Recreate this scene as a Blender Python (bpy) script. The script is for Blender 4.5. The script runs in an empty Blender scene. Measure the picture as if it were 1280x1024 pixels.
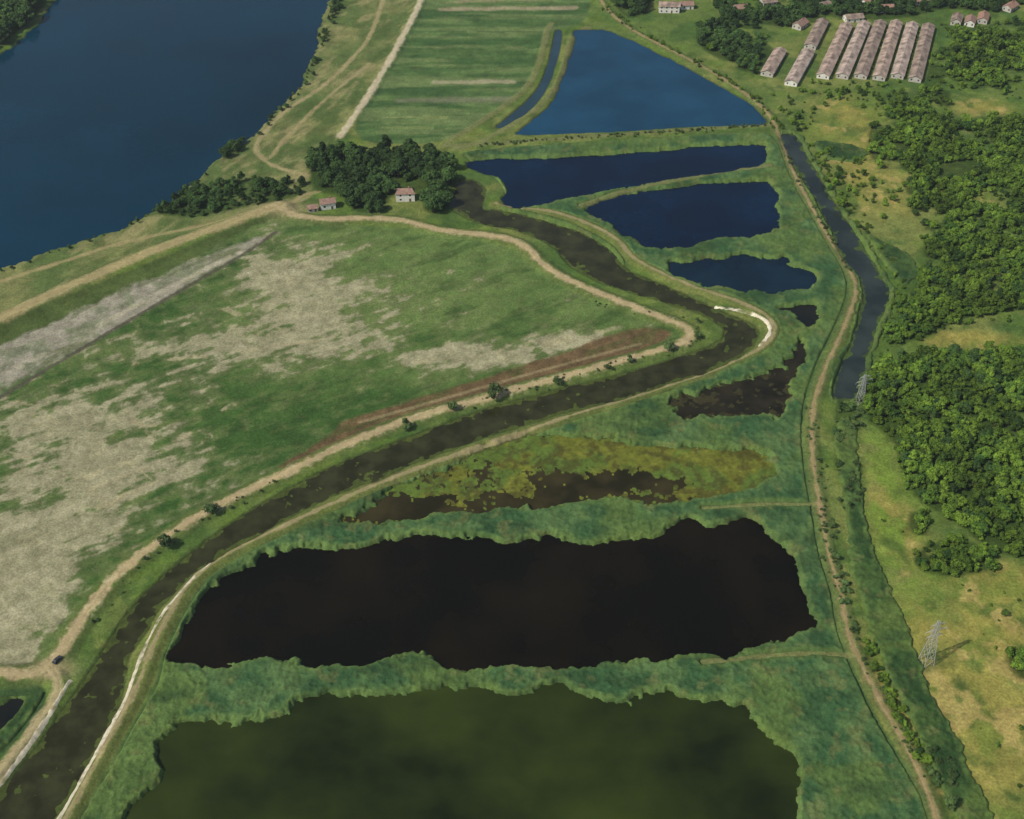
import bpy, math, numpy as np, random
from mathutils import Vector
rng=np.random.default_rng(7); random.seed(7)
S=bpy.context.scene
CAMH=400.0; PITCH=math.radians(40); F=1576.0
cp,sp=math.cos(PITCH),math.sin(PITCH)
# survey table -> ground plan (metres, z=0)
def P(x,y):
    dx=(x-640)/F; dy=(512-y)/F
    t=CAMH/(sp-dy*cp)
    return (dx*t,(cp+dy*sp)*t)
def lin(r,g,b,k=0.90):
    f=lambda c:(c/255/12.92 if c/255<=0.04045 else ((c/255+0.055)/1.055)**2.4)
    return np.array([f(r),f(g),f(b)])*k
# ------------------------------------------------------------ camera / light
cam=bpy.data.objects.new("camera",bpy.data.cameras.new("camera")); S.collection.objects.link(cam)
cam.location=(0,0,CAMH); cam.rotation_euler=(math.radians(90)-PITCH,0,0)
cam.data.sensor_width=36; cam.data.lens=36*F/1280; cam.data.clip_end=40000; cam.data.clip_start=1
S.camera=cam
S.view_settings.view_transform='Standard'; S.view_settings.look='None'; S.view_settings.exposure=0
SUN_EL=math.radians(47); sd_=np.array([-0.80,-0.45]); sd_/=np.linalg.norm(sd_)
tosun=Vector((sd_[0]*math.cos(SUN_EL),sd_[1]*math.cos(SUN_EL),math.sin(SUN_EL)))
sl=bpy.data.lights.new("sun",'SUN'); sl.energy=3.6; sl.angle=math.radians(0.6); sl.color=(1,0.95,0.83)
so=bpy.data.objects.new("sun",sl); S.collection.objects.link(so); so.rotation_euler=tosun.to_track_quat('Z','Y').to_euler(); so.location=(0,0,600)
w=bpy.data.worlds.new("World"); S.world=w; w.use_nodes=True
nt=w.node_tree; bg=nt.nodes['Background']; sk=nt.nodes.new('ShaderNodeTexSky'); sk.sky_type='NISHITA'; sk.sun_disc=False; sk.dust_density=2.0
sk.sun_elevation=SUN_EL; sk.sun_rotation=math.atan2(sd_[0],sd_[1]); nt.links.new(sk.outputs[0],bg.inputs[0]); bg.inputs[1].default_value=0.10
# ------------------------------------------------------------ noise
def vn(x,y,s):
    xi=np.floor(x); yi=np.floor(y); fx=x-xi; fy=y-yi
    fx=fx*fx*(3-2*fx); fy=fy*fy*(3-2*fy)
    def h(a,b):
        v=np.sin(a*127.1+b*311.7+s*74.7)*43758.5453
        return v-np.floor(v)
    a=h(xi,yi);b=h(xi+1,yi);c=h(xi,yi+1);d=h(xi+1,yi+1)
    return (a*(1-fx)+b*fx)*(1-fy)+(c*(1-fx)+d*fx)*fy
def fbm(x,y,L,o=4,s=0):
    r=0;A=0;a=1.0
    for i in range(o):
        th=0.6*i+s; X_=(x*math.cos(th)-y*math.sin(th))/L+17.3*i+s*3.1; Y_=(x*math.sin(th)+y*math.cos(th))/L+5.7*i
        r=r+a*vn(X_,Y_,s+i); A+=a; a*=0.55; L=L/2.03
    return r/A
def stretch(x,y,ang,k):
    c,s=math.cos(ang),math.sin(ang); return (x*c+y*s)*k, -x*s+y*c
def sfbm(x,y,ang,k,L,o,s):
    a,b=stretch(x,y,ang,k); r=0;A=0;w_=1.0
    for i in range(o):
        r=r+w_*vn(a/L+9.1*i+s,b/L+3.3*i+s*1.7,s+i); A+=w_; w_*=.58; L/=2.03
    return r/A
def ss(a,b,x):
    t=np.clip((x-a)/(b-a),0,1); return t*t*(3-2*t)
# ------------------------------------------------------------ ground grid
ang=np.linspace(math.radians(61.5),math.radians(20.0),900)
yr=CAMH/np.tan(ang)
yr=np.concatenate([[-9000,-3000,-900,-200,60,150,190],yr,[1160,1260,1400,1700,2300,3500,6000,11000,20000]])
uu=np.linspace(-1.14,1.14,1080)
uu=np.concatenate([[-60,-25,-10,-5,-3,-2,-1.6,-1.35,-1.22],uu,[1.22,1.35,1.6,2,3,5,10,25,60]])
NR,NC=len(yr),len(uu)
wf=lambda y:0.311*np.maximum(y,100)+104
X=(uu[None,:]*wf(yr)[:,None]); Y=np.repeat(yr[:,None],NC,1)
def chaikin(p,closed,n=2):
    p=np.array(p,float)
    for _ in range(n):
        if closed:
            q=np.roll(p,-1,0); p=np.stack([p*.8+q*.2,p*.2+q*.8],1).reshape(-1,2)
        else:
            a=p[:-1];b=p[1:]; m=np.stack([a*.75+b*.25,a*.25+b*.75],1).reshape(-1,2); p=np.vstack([p[:1],m,p[-1:]])
    return p
def W(pts): return np.array([P(*q) for q in pts])
def _dist(px,py,A,B):
    d2=np.full(px.shape,1e12)
    for a,b in zip(A,B):
        e=b-a; L=e@e+1e-9
        t=np.clip(((px-a[0])*e[0]+(py-a[1])*e[1])/L,0,1)
        dx=px-a[0]-t*e[0]; dy=py-a[1]-t*e[1]
        np.minimum(d2,dx*dx+dy*dy,out=d2)
    return np.sqrt(d2)
def sdf(pts,far=30,n=2):
    p=chaikin(W(pts),True,n)
    out=np.full(X.shape,-float(far))
    lo=p.min(0)-far; hi=p.max(0)+far
    m=(X>lo[0])&(X<hi[0])&(Y>lo[1])&(Y<hi[1])
    px=X[m];py=Y[m]; q=np.roll(p,-1,0)
    d=_dist(px,py,p,q); ins=np.zeros(px.shape,bool)
    for a,b in zip(p,q):
        if a[1]==b[1]: continue
        c=((a[1]>py)!=(b[1]>py))&(px<(b[0]-a[0])*(py-a[1])/(b[1]-a[1])+a[0]); ins^=c
    out[m]=np.maximum(np.where(ins,d,-d),-far); return out
def dl(pts,far=25):
    p=chaikin(W(pts),False,2); out=np.full(X.shape,float(far))
    lo=p.min(0)-far; hi=p.max(0)+far
    m=(X>lo[0])&(X<hi[0])&(Y>lo[1])&(Y<hi[1])
    out[m]=np.minimum(_dist(X[m],Y[m],p[:-1],p[1:]),far); return out
def blob(px,py,rx,ry):
    c=P(px,py); sx=abs(P(px+rx,py)[0]-c[0]); sy=abs(P(px,py-ry)[1]-P(px,py+ry)[1])/2
    return np.exp(-((X-c[0])/sx)**2-((Y-c[1])/sy)**2)
# ------------------------------------------------------------ survey
river=[(110,-150),(95,-60),(70,0),(45,35),(10,62),(-80,110),(-400,250),(-900,500),(-500,560),(-80,372),(0,337),(40,320),(90,303),(150,285),(195,262),(235,232),(265,205),(290,185),(320,165),(355,130),(385,90),(400,40),(412,-10),(425,-60),(450,-150)]
canal=[(570,222),(558,258),(590,276),(650,288),(690,305),(710,330),(740,348),(790,365),(840,380),(885,395),(905,410),(905,422),(890,432),(860,442),(820,454),(770,469),(720,480),(670,493),(610,510),(550,530),(500,549),(440,573),(390,595),(340,620),(300,645),(265,668),(225,700),(190,732),(155,768),(130,815),(105,850),(85,880),(50,925),(20,965),(0,990),(-60,1060),(-150,1180),(0,1180),(40,1065),(72,1018),(97,975),(127,925),(146,890),(155,850),(166,810),(190,772),(230,725),(272,695),(320,670),(360,647),(420,618),(480,594),(540,570),(600,548),(660,529),(720,512),(780,497),(840,478),(900,459),(938,438),(951,417),(940,402),(900,388),(860,370),(820,352),(785,337),(765,312),(732,292),(690,277),(650,266),(622,262),(602,262),(607,240),(600,226)]
pA=[(716,37),(735,36),(757,36),(800,55),(850,80),(900,108),(940,130),(958,150),(955,155),(900,156),(800,162),(720,166),(645,168),(652,160),(690,130),(700,105),(712,75),(720,50)]
pB=[(576,203),(600,198),(700,197),(800,189),(880,183),(955,180),(960,190),(957,206),(900,214),(820,227),(760,240),(700,250),(648,261),(628,252),(636,236),(628,224),(604,216)]
pC=[(732,261),(760,250),(790,241),(860,231),(960,223),(966,236),(974,247),(971,270),(972,290),(920,298),(880,302),(850,311),(803,312),(792,298),(772,292),(765,278),(745,272)]
pD=[(836,328),(860,330),(880,322),(905,323),(930,317),(965,322),(985,320),(990,330),(1012,338),(1020,350),(1008,360),(985,360),(965,369),(940,363),(925,368),(905,358),(882,361),(862,346),(842,342)]
pE=[(972,386),(990,383),(1000,379),(1024,378),(1020,398),(1012,410),(1002,402),(990,392)]
pE2=[(825,508),(850,494),(870,492),(900,482),(925,478),(950,466),(975,460),(988,445),(992,430),(1002,415),(1006,432),(1006,450),(996,465),(984,480),(980,500),(970,526),(958,520),(940,522),(920,518),(900,524),(880,518),(860,521),(845,512)]
pF=[(415,655),(470,625),(520,603),(590,572),(640,548),(700,543),(780,550),(860,562),(960,560),(968,595),(900,622),(830,630),(770,622),(700,630),(640,632),(580,642),(510,647),(450,655)]
pG=[(196,833),(225,800),(243,748),(300,712),(335,690),(400,682),(440,684),(500,676),(530,668),(600,668),(640,682),(700,672),(740,682),(790,672),(830,663),(860,652),(900,660),(935,643),(965,668),(985,690),(995,730),(1012,755),(1024,775),(990,800),(940,812),(900,824),(850,820),(800,818),(740,830),(680,830),(640,832),(570,838),(530,816),(480,820),(430,835),(380,830),(330,822),(300,832),(260,828)]
pH=[(90,1140),(150,1030),(165,1000),(205,970),(195,940),(230,898),(300,905),(350,890),(390,868),(450,870),(520,862),(600,860),(640,866),(700,856),(740,872),(800,872),(830,866),(880,875),(940,880),(945,900),(970,930),(1000,945),(1002,970),(985,1000),(990,1140)]
pL=[(-80,900),(-10,885),(20,868),(32,875),(10,905),(-30,930),(-80,950)]
ditch=[(972,166),(989,200),(1013,240),(1039,290),(1059,330),(1078,352),(1077,390),(1062,430),(1046,465),(1040,498),(1062,502),(1075,490),(1084,450),(1096,410),(1111,375),(1110,358),(1092,328),(1068,288),(1045,252),(1020,215),(1002,175),(991,166)]
tditch=[(694,36),(688,70),(676,105),(655,130),(618,158),(626,160),(664,137),(686,108),(698,70),(704,38)]
waters=dict(river=river,canal=canal,ditch=ditch,tditch=tditch,pA=pA,pB=pB,pC=pC,pD=pD,pE=pE,pE2=pE2,pF=pF,pG=pG,pH=pH,pL=pL)
n1=fbm(X,Y,14,4,1); n2=fbm(X,Y,4,3,2); n3=fbm(X,Y,60,4,3); n4=fbm(X,Y,1.6,2,4)
wob=(n1-.5)*9+(n2-.5)*5
D={k:sdf(v,n=1 if k[0]=='p' else 2) for k,v in waters.items()}
for k in D:
    a={'river':.9,'canal':.3,'ditch':.45,'tditch':.15,'pA':.35,'pB':.55,'pL':.3,'pE2':1.4,'pE':.9,'pC':.8,'pD':.9}.get(k,1.0)
    D[k]=D[k]+wob*a
dW=np.maximum.reduce(list(D.values()))
levee_main=[(-250,500),(-60,432),(0,405),(60,375),(130,345),(200,315),(270,290),(320,272),(350,262)]
path_river=[(-250,430),(-60,372),(0,352),(70,330),(150,303),(240,285),(330,266),(350,262),(380,243),(400,240)]
path_field=[(345,262),(370,272),(410,277),(460,274),(510,278),(545,290),(590,294),(630,298),(658,310),(672,328),(700,348),(740,366),(780,381),(820,397),(850,407),(866,417),(858,430),(835,437),(800,447),(760,458),(720,469),(680,480),(640,490),(600,502),(560,512),(520,524),(480,538),(440,555),(400,573),(350,597),(300,620),(255,643),(215,668),(180,693),(145,722),(112,762),(90,795),(70,828),(45,845),(0,845),(-60,840),(-250,835)]
path_low=[(62,838),(78,862),(50,905),(15,948),(-20,1000),(-100,1100)]
path_outer=[(620,256),(660,262),(700,268),(742,284),(772,300),(790,325),(830,345),(880,365),(930,381),(962,398),(970,416),(955,434),(935,446),(890,464),(840,482),(790,498),(730,516),(670,536),(600,560),(540,581),(470,607),(410,634),(360,657),(300,682),(253,712),(226,745),(204,785),(186,820),(175,855),(150,900),(120,955),(84,1022),(50,1090),(10,1170)]
path_right=[(735,-40),(750,5),(782,35),(830,60),(880,85),(920,110),(958,138),(975,170),(990,215),(1015,262),(1048,320),(1068,348),(1070,372),(1055,410),(1032,460),(1017,500),(1013,545),(1018,600),(1026,640),(1034,690),(1050,740),(1058,790),(1075,830),(1100,880),(1130,930),(1155,980),(1175,1040),(1200,1120)]
path_white=[(545,-60),(528,0),(505,45),(480,90),(455,130),(426,172)]
trk1=[(500,-60),(478,0),(465,45),(430,85),(400,112),(360,135),(335,160),(317,182),(325,197),(345,210),(385,220)]
trk2=[(462,80),(405,125),(375,155),(350,180),(338,198)]
dikeAB=[(555,184),(650,178),(800,168),(900,160),(965,157)]
dikeBC=[(728,258),(790,236),(880,218),(962,207)]
dikeFG=[(1026,632),(960,630),(880,636)]
dikeGH=[(1068,822),(1030,816),(960,820),(880,828)]
tb1=[(735,35),(716,40),(708,75),(695,112),(665,142),(600,180),(568,188)]
tb2=[(690,30),(684,38),(676,75),(664,105),(640,127),(590,160),(556,180)]
L={k:dl(v) for k,v in dict(lm=levee_main,pr=path_river,pf=path_field,pl=path_low,po=path_outer,rt=path_right,pw=path_white,t1=trk1,t2=trk2,ab=dikeAB,bc=dikeBC,fg=dikeFG,gh=dikeGH,b1=tb1,b2=tb2).items()}
Z=(n3-.5)*0.8+(n1-.5)*0.5+(n2-.5)*.15
def ridge(d,h,wd,sl):
    global Z
    Z=np.maximum(Z,h*(1-ss(wd,wd+sl,d)))
ridge(L['lm'],3.0,3,9); ridge(L['pf'],1.4,2.5,5); ridge(L['po'],1.3,1.6,4); ridge(L['pl'],1.3,2,4); ridge(L['rt'],1.0,1.5,4)
ridge(L['ab'],1.0,1.5,3); ridge(L['bc'],.8,1.2,3); ridge(L['gh'],.4,.6,2); ridge(L['fg'],.4,.6,2); ridge(L['b1'],.8,1.2,3); ridge(L['b2'],.8,1.2,3); ridge(L['pw'],1.2,1.5,5)
WL=-0.7
prof=np.where(dW>0,WL-0.05-0.5*dW,WL+0.5*(-dW)); prof=np.maximum(prof,-4)
Z=np.where((dW>-12),np.minimum(Z,prof),Z)
# ------------------------------------------------------------ land cover
C=np.zeros(X.shape+(3,))
def paint(col,m):
    global C
    m=np.clip(m,0,1)[...,None]; C=C*(1-m)+np.asarray(col)*m
def mixc(a,b,t): t=np.clip(t,0,1)[...,None]; return a*(1-t)+b*t
full=lambda c:np.broadcast_to(c,C.shape)
C[:]=lin(94,114,54)
paint(lin(122,128,68),ss(.42,.62,n3)*.8)
paint(lin(68,96,44),ss(.50,.64,fbm(X,Y,30,4,11))*.8)
yel=blob(1200,880,130,130)+blob(1260,760,60,60)+blob(1220,425,70,12)+.6*blob(1110,640,40,80)+.7*blob(1080,230,50,50)+.7*blob(1060,150,60,40)+.7*blob(1230,135,50,15)+.6*blob(1200,240,60,30)+.6*blob(1230,340,50,20)
paint(lin(146,140,70),ss(.15,.8,yel*(.35+1.3*n1)))
paint(lin(94,118,46),ss(.50,.68,fbm(X,Y,16,4,12))*.6)
paint(lin(64,92,40),ss(.56,.7,fbm(X,Y,11,5,17))*.6)
paint(lin(172,154,92),ss(.58,.74,fbm(X,Y,9,4,13))*ss(.2,.6,yel)*.75)
paint(lin(112,136,52),blob(1110,640,45,110)*ss(.4,.6,fbm(X,Y,12,4,18)))
paint(lin(52,78,38),ss(.3,.7,blob(1180,850,30,60)+blob(1120,700,20,40))*ss(.45,.6,n1)*.6)
flood=sdf([(470,-200),(560,-200),(528,0),(480,90),(426,172),(400,200),(385,225),(395,245),(350,262),(200,320),(0,410),(-300,520),(-700,700),(-900,500),(-100,370),(0,335),(195,260),(300,180),(400,50),(420,-60)])
fm=ss(-1,1,flood); paint(mixc(lin(88,106,56),lin(122,126,76),ss(.35,.65,fbm(X,Y,22,4,14))),fm)
paint(lin(150,142,98),fm*ss(.56,.7,sfbm(X,Y,1.1,.35,9,4,15))*.6)
paint(lin(72,92,44),fm*ss(.52,.66,sfbm(X,Y,1.1,.4,12,4,16))*.65)
band=sdf([(350,264),(0,408),(-300,520),(-300,650),(0,446),(150,368),(345,284)]); paint(mixc(lin(66,84,40),lin(90,104,54),n1),ss(-1,1,band))
field=sdf([(345,268),(400,280),(500,284),(590,298),(650,312),(665,332),(740,370),(850,412),(850,428),(720,464),(600,498),(480,532),(400,566),(300,614),(215,660),(145,714),(100,765),(70,820),(40,838),(-200,830),(-500,800),(-300,640),(0,446),(150,370)])
fd=ss(-.8,.8,field)
g=fbm(X,Y,35,4,21)
fcol=mixc(lin(58,88,38),lin(96,118,62),ss(.3,.72,g*.7+.15+.35*blob(520,350,200,90)-.25*blob(250,520,300,150)))
fcol=mixc(fcol,full(lin(48,76,34)),ss(.52,.68,sfbm(X,Y,.55,.3,9,5,25))*.55)
fcol=mixc(fcol,full(lin(104,116,66)),ss(.55,.7,sfbm(X,Y,.5,.4,5,5,29))*.35)
paint(fcol,fd)
st=sfbm(X,Y,.62,.28,6,5,22); st2=fbm(X,Y,9,5,23); st3=sfbm(X,Y,.45,.2,3.2,4,24); st4=sfbm(X,Y,2.0,.4,5,4,26); st5=fbm(X,Y,3.2,4,33)
rid=1-np.abs(2*sfbm(X,Y,.6,.35,12,4,27)-1)*2.2; rid2=1-np.abs(2*fbm(X,Y,15,4,34)-1)*3
bl=blob(350,335,90,50)*1.1+blob(395,420,100,45)*.9+blob(90,530,170,60)*1.05+blob(130,600,140,45)*1.0+blob(10,690,50,60)+blob(20,760,60,100)*2.1+blob(600,445,110,14)*1.4+blob(220,430,120,28)*.8+blob(100,670,70,24)+blob(460,370,110,40)*.45+blob(725,425,90,12)+blob(250,585,60,14)*.5
v=.28*st+.20*st2+.20*st3+.10*st4+.14*st5+.10*np.clip(rid,0,1)+.08*np.clip(rid2,0,1)+.25*np.minimum(bl,1.5)
pm=ss(.69,.79,v)
paint(mixc(lin(134,132,96),lin(180,172,142),n2*.6+st3*.4),fd*pm*.85)
paint(lin(112,120,74),fd*ss(.58,.70,v)*(1-pm)*.45)
for ln,wd,k in [([(0,500),(120,520),(260,545)],.6,.7),([(0,640),(100,600),(220,555),(300,500)],.6,.8),([(0,655),(110,612),(230,565)],.5,.7),([(0,700),(90,650),(200,600)],.6,.8),([(160,455),(300,440),(430,420)],.8,.8),([(0,560),(80,590),(150,640)],.6,.6),([(40,520),(110,540),(190,600)],.5,.6),([(270,380),(330,410),(420,425)],1.0,.7),([(0,600),(70,570),(160,500)],.5,.6),([(60,480),(150,500),(200,560)],.5,.5),([(520,452),(640,440),(780,408)],1.6,.6),([(340,300),(370,350),(350,400)],1.4,.5),([(300,420),(360,360),(380,310)],.8,.6),([(0,545),(90,515),(140,470)],.5,.6)]:
    paint(lin(166,158,122),fd*(1-ss(wd*.5,wd*1.8,dl(ln)+(n1-.5)*6+(n2-.5)*2.5))*k*ss(.42,.58,st2))
brown=sdf([(440,522),(520,498),(620,467),(720,437),(800,405),(838,415),(828,431),(720,462),(600,494),(500,526),(400,564),(340,592),(400,552)])
paint(mixc(lin(84,70,46),lin(120,96,68),n2),ss(-1.5,1.5,brown+(n1-.5)*6)*.95)
paint(lin(72,86,42),ss(-1.5,1.5,brown)*ss(.52,.62,st)*.45)
paint(lin(156,142,104),fd*(1-ss(.5,1.6,dl([(450,528),(560,497),(680,462),(800,430)])))*.55)
strip=sdf([(345,288),(300,303),(230,332),(150,363),(90,393),(0,432),(-200,520),(-200,605),(0,490),(40,470),(110,430),(180,390),(250,345),(310,315)])
paint(mixc(lin(130,126,106),lin(168,162,144),n1*.5+n2*.5),ss(-2,2,strip+(n1-.5)*7+(n2-.5)*4)*(.5+.5*ss(.35,.55,st2)))
paint(lin(96,104,66),ss(0,2,strip)*ss(.56,.68,sfbm(X,Y,.75,.3,7,4,28))*.7)
dk=dl([(345,290),(310,315),(200,378),(100,437),(0,497),(-200,620)])
paint(lin(84,80,66),(1-ss(.8,1.9,dk+(n2-.5)))*.9)
ln2=dl([(330,300),(230,350),(100,420),(0,470)]); paint(lin(186,178,150),(1-ss(1,3,ln2))*ss(-1,1,strip)*.5*ss(.4,.55,n1))
wedge=sdf([(-300,850),(40,852),(60,862),(55,895),(0,950),(-100,1080),(-300,1100)]); paint(lin(58,82,44),ss(-1,1,wedge))
top=sdf([(560,-200),(545,-60),(528,0),(480,90),(430,178),(555,182),(640,127),(664,105),(680,40),(730,30),(740,0),(730,-60),(740,-200)])
tm=ss(-1,1,top)
paint(mixc(lin(66,94,50),lin(94,118,66),ss(.3,.7,fbm(X*.3,Y,8,4,31))),tm)
bandn=sfbm(X,Y,.0,.12,8,3,32); paint(lin(112,128,78),tm*ss(.5,.62,bandn)*.6); paint(lin(56,84,44),tm*ss(.55,.62,1-bandn)*.5)
for (a,b,wd,c) in [((553,12),(718,10),3.5,lin(160,148,118)),((545,103),(640,102),3,lin(158,152,120)),((500,126),(638,124),4,lin(112,116,88)),((480,147),(555,147),2,lin(126,140,84)),((470,160),(540,160),2,lin(120,136,80)),((560,3),(700,-2),2,lin(150,140,105)),((545,22),(700,22),1.5,lin(88,104,62)),((530,60),(672,60),1,lin(110,120,76)),((515,85),(660,84),1.2,lin(78,96,56)),((538,40),(676,40),.9,lin(70,92,52)),((525,72),(668,73),.8,lin(72,94,52))]:
    paint(c,tm*(1-ss(wd*.5,wd*1.5,dl([a,b])+(n1-.5)*5+(n2-.5)*3))*.8)
MARSH=[(640,262),(700,271),(745,287),(776,303),(794,327),(832,347),(882,367),(935,384),(965,402),(970,418),(952,438),(892,467),(840,486),(790,502),(730,520),(670,541),(600,565),(540,586),(470,612),(410,640),(360,663),(310,690),(262,718),(240,745),(220,780),(202,820),(195,855),(165,905),(135,960),(95,1024),(40,1130),(1230,1130),(1168,1020),(1150,985),(1122,940),(1092,890),(1065,830),(1050,790),(1042,740),(1026,690),(1018,640),(1010,600),(1004,545),(1008,500),(1023,455),(1046,410),(1062,370),(1060,345),(1030,290),(1000,230),(980,185),(960,164),(800,173),(650,183),(572,190),(590,205),(620,225),(635,250)]
marsh=sdf(MARSH); mm=ss(-.8,.8,marsh)
paint(mixc(lin(70,96,52),lin(98,118,64),ss(.45,.7,n1)),mm)
paint(mixc(lin(82,98,44),lin(118,120,68),n1),(1-ss(3.5,5.5,L['po']+(n1-.5)*2))*.8)
paint(mixc(lin(70,92,42),lin(110,118,64),n1),(1-ss(4,7,L['pf']+(n1-.5)*3))*.75)
paint(mixc(lin(108,112,66),lin(86,104,54),n2),(1-ss(2,4.5,L['rt']+(n1-.5)*2))*.8)
for k in ('b1','b2','ab','bc'): paint(mixc(lin(130,128,84),lin(94,106,58),n2),(1-ss(1.6,3.5,L[k]+(n1-.5)*2))*.85)
for k in ('gh','fg'): paint(lin(128,128,78),(1-ss(.6,1.6,L[k]+(n2-.5)*2))*.7)
paint(lin(58,64,36),ss(-1.6,-.2,dW)*.7)
paint(lin(34,32,20),ss(-.3,.6,dW))
PATHS=[('levee_path','lm',3.2,lin(166,152,108),.85),('dirt_path','pf',1.9,lin(180,162,122),.88),('dirt_path','pl',1.8,lin(170,156,116),.85),('dirt_path','po',.95,lin(158,146,106),.75),('dirt_path','rt',.9,lin(162,142,102),.65),('dirt_path','pr',1.4,lin(158,146,102),.7),('gravel_path','pw',1.9,lin(192,180,148),.95),('dirt_track','t1',1.5,lin(162,150,108),.7),('dirt_track','t2',1.3,lin(158,146,104),.6)]
for nm,k,wd,c,s in PATHS:
    paint(c,(1-ss(wd*.7,wd*1.8,L[k]+(n2-.5)*2.6*(wd**.5)))*s)
paint(lin(182,170,132),(1-ss(2.5,5,L['pf']))*ss(.6,.7,fbm(X,Y,3,3,71))*.5)
paint(lin(168,154,112),blob(350,262,28,9)*1.2); paint(lin(168,154,112),blob(66,838,24,12))
# ------------------------------------------------------------ woodland survey
w0=[(1078,480),(1100,455),(1150,443),(1480,425),(1480,720),(1290,700),(1240,690),(1200,655),(1150,628),(1130,600),(1118,550),(1085,525)]
w1=[(1108,434),(1118,395),(1152,350),(1158,300),(1138,262),(1130,225),(1200,210),(1480,190),(1480,400),(1290,384),(1200,398),(1165,420)]
WOODS=[
 (w0,3.3,'b',(.45,1.5),.27,14),
 (w1,3.4,'b',(.45,1.5),.37,12),
 ([(1085,192),(1100,165),(1150,152),(1480,134),(1480,205),(1280,212),(1150,222),(1100,208)],3.6,'b',(.5,1.5),.40,14),
 ([(1180,95),(1190,40),(1280,24),(1480,14),(1480,125),(1280,122),(1200,105)],4.4,'b',(.5,1.7),.41,22),
 ([(870,-60),(1480,-60),(1480,12),(1240,16),(1180,10),(1130,24),(1050,24),(980,34),(900,24)],5.4,'d',(.45,.85),.38,22),
 ([(870,35),(905,28),(965,35),(985,60),(975,66),(940,95),(900,75),(875,60)],5.5,'d',(.45,.8),.42,20),
 ([(760,-60),(830,-60),(812,12),(790,25),(770,12)],6,'d',(.6,.9),.2,20),
 ([(900,50),(1480,10),(1480,460),(1120,420),(1115,330),(1060,300),(1000,170)],6,'b',(.3,1.2),.52,30),
 ([(1140,695),(1165,680),(1200,672),(1245,690),(1243,712),(1190,722),(1150,714)],3.2,'b',(.6,1.2),.25,14),
 ([(1135,640),(1165,640),(1160,670),(1138,668)],3.4,'b',(.6,1.1),.3,14),
 ([(386,208),(400,190),(470,190),(560,196),(570,232),(562,264),(532,268),(526,240),(488,240),(486,264),(440,266),(430,244),(393,240)],5.2,'d',(.5,1.12),.22,14),
 ([(190,268),(230,238),(290,226),(380,226),(378,245),(300,260),(240,272)],4.2,'d',(.25,.6),.34,14),
 ([(266,197),(270,172),(300,165),(308,178),(288,198)],4.2,'d',(.5,.8),.1,14),
 ([(-300,-200),(75,-120),(66,-10),(45,20),(0,58),(-80,95),(-400,220)],7,'d',(.8,1.3),.2,20),
 ([(1255,815),(1300,810),(1300,850),(1268,848)],3.5,'b',(.6,1.1),.3,14),
 ([(1155,940),(1190,935),(1195,985),(1165,985)],3.4,'w',(.4,.9),.3,14),
 ([(1040,500),(1075,500),(1080,640),(1050,640)],3.8,'w',(.3,.9),.45,10),
 ([(1060,640),(1100,640),(1300,760),(1300,1000),(1220,1000),(1130,780)],9,'b',(.15,.5),.55,20),
 ([(1165,75),(1185,40),(1190,150),(1120,190),(1080,195),(1090,150),(1150,120)],5,'b',(.4,1.3),.48,18),
 (w0,7.5,'d',(.32,.62),.46,22),
 (w1,8.5,'d',(.28,.55),.48,22),
 ([(1160,425),(1480,410),(1480,520),(1280,520),(1200,470)],6.5,'d',(.35,.6),.4,16),
]
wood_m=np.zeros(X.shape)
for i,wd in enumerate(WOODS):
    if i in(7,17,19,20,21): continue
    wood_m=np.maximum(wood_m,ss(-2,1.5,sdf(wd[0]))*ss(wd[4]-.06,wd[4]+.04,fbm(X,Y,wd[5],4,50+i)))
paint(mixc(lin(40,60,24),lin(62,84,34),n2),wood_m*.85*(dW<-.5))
C*=(.78+.44*n4)[...,None]*(.82+.36*n2)[...,None]
# ------------------------------------------------------------ mesh helpers
def grid_obj(name,Zq,mask,col,mat,parent=None):
    c=mask[:-1,:-1]|mask[1:,:-1]|mask[:-1,1:]|mask[1:,1:]
    r,q=np.nonzero(c)
    i0=r*NC+q; quads=np.stack([i0,i0+1,i0+NC+1,i0+NC],1)
    used,inv=np.unique(quads.ravel(),return_inverse=True)
    me=bpy.data.meshes.new(name)
    co=np.stack([X.ravel()[used],Y.ravel()[used],Zq.ravel()[used]],1).astype(np.float32)
    me.vertices.add(len(used)); me.vertices.foreach_set('co',co.ravel())
    nf=len(quads); me.loops.add(nf*4); me.loops.foreach_set('vertex_index',inv.ravel().astype(np.int32))
    me.polygons.add(nf); me.polygons.foreach_set('loop_start',np.arange(0,nf*4,4,dtype=np.int32))
    me.update(calc_edges=True)
    me.shade_smooth()
    if col is not None:
        a=me.color_attributes.new('cover','FLOAT_COLOR','POINT')
        cc=np.ones((len(used),4),np.float32); cc[:,:3]=col.reshape(-1,3)[used]; a.data.foreach_set('color',cc.ravel())
    me.materials.append(mat)
    o=bpy.data.objects.new(name,me); S.collection.objects.link(o); return o
def mat_new(n):
    m=bpy.data.materials.new(n); m.use_nodes=True; return m,m.node_tree.nodes,m.node_tree.links,m.node_tree.nodes['Principled BSDF']
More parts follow.
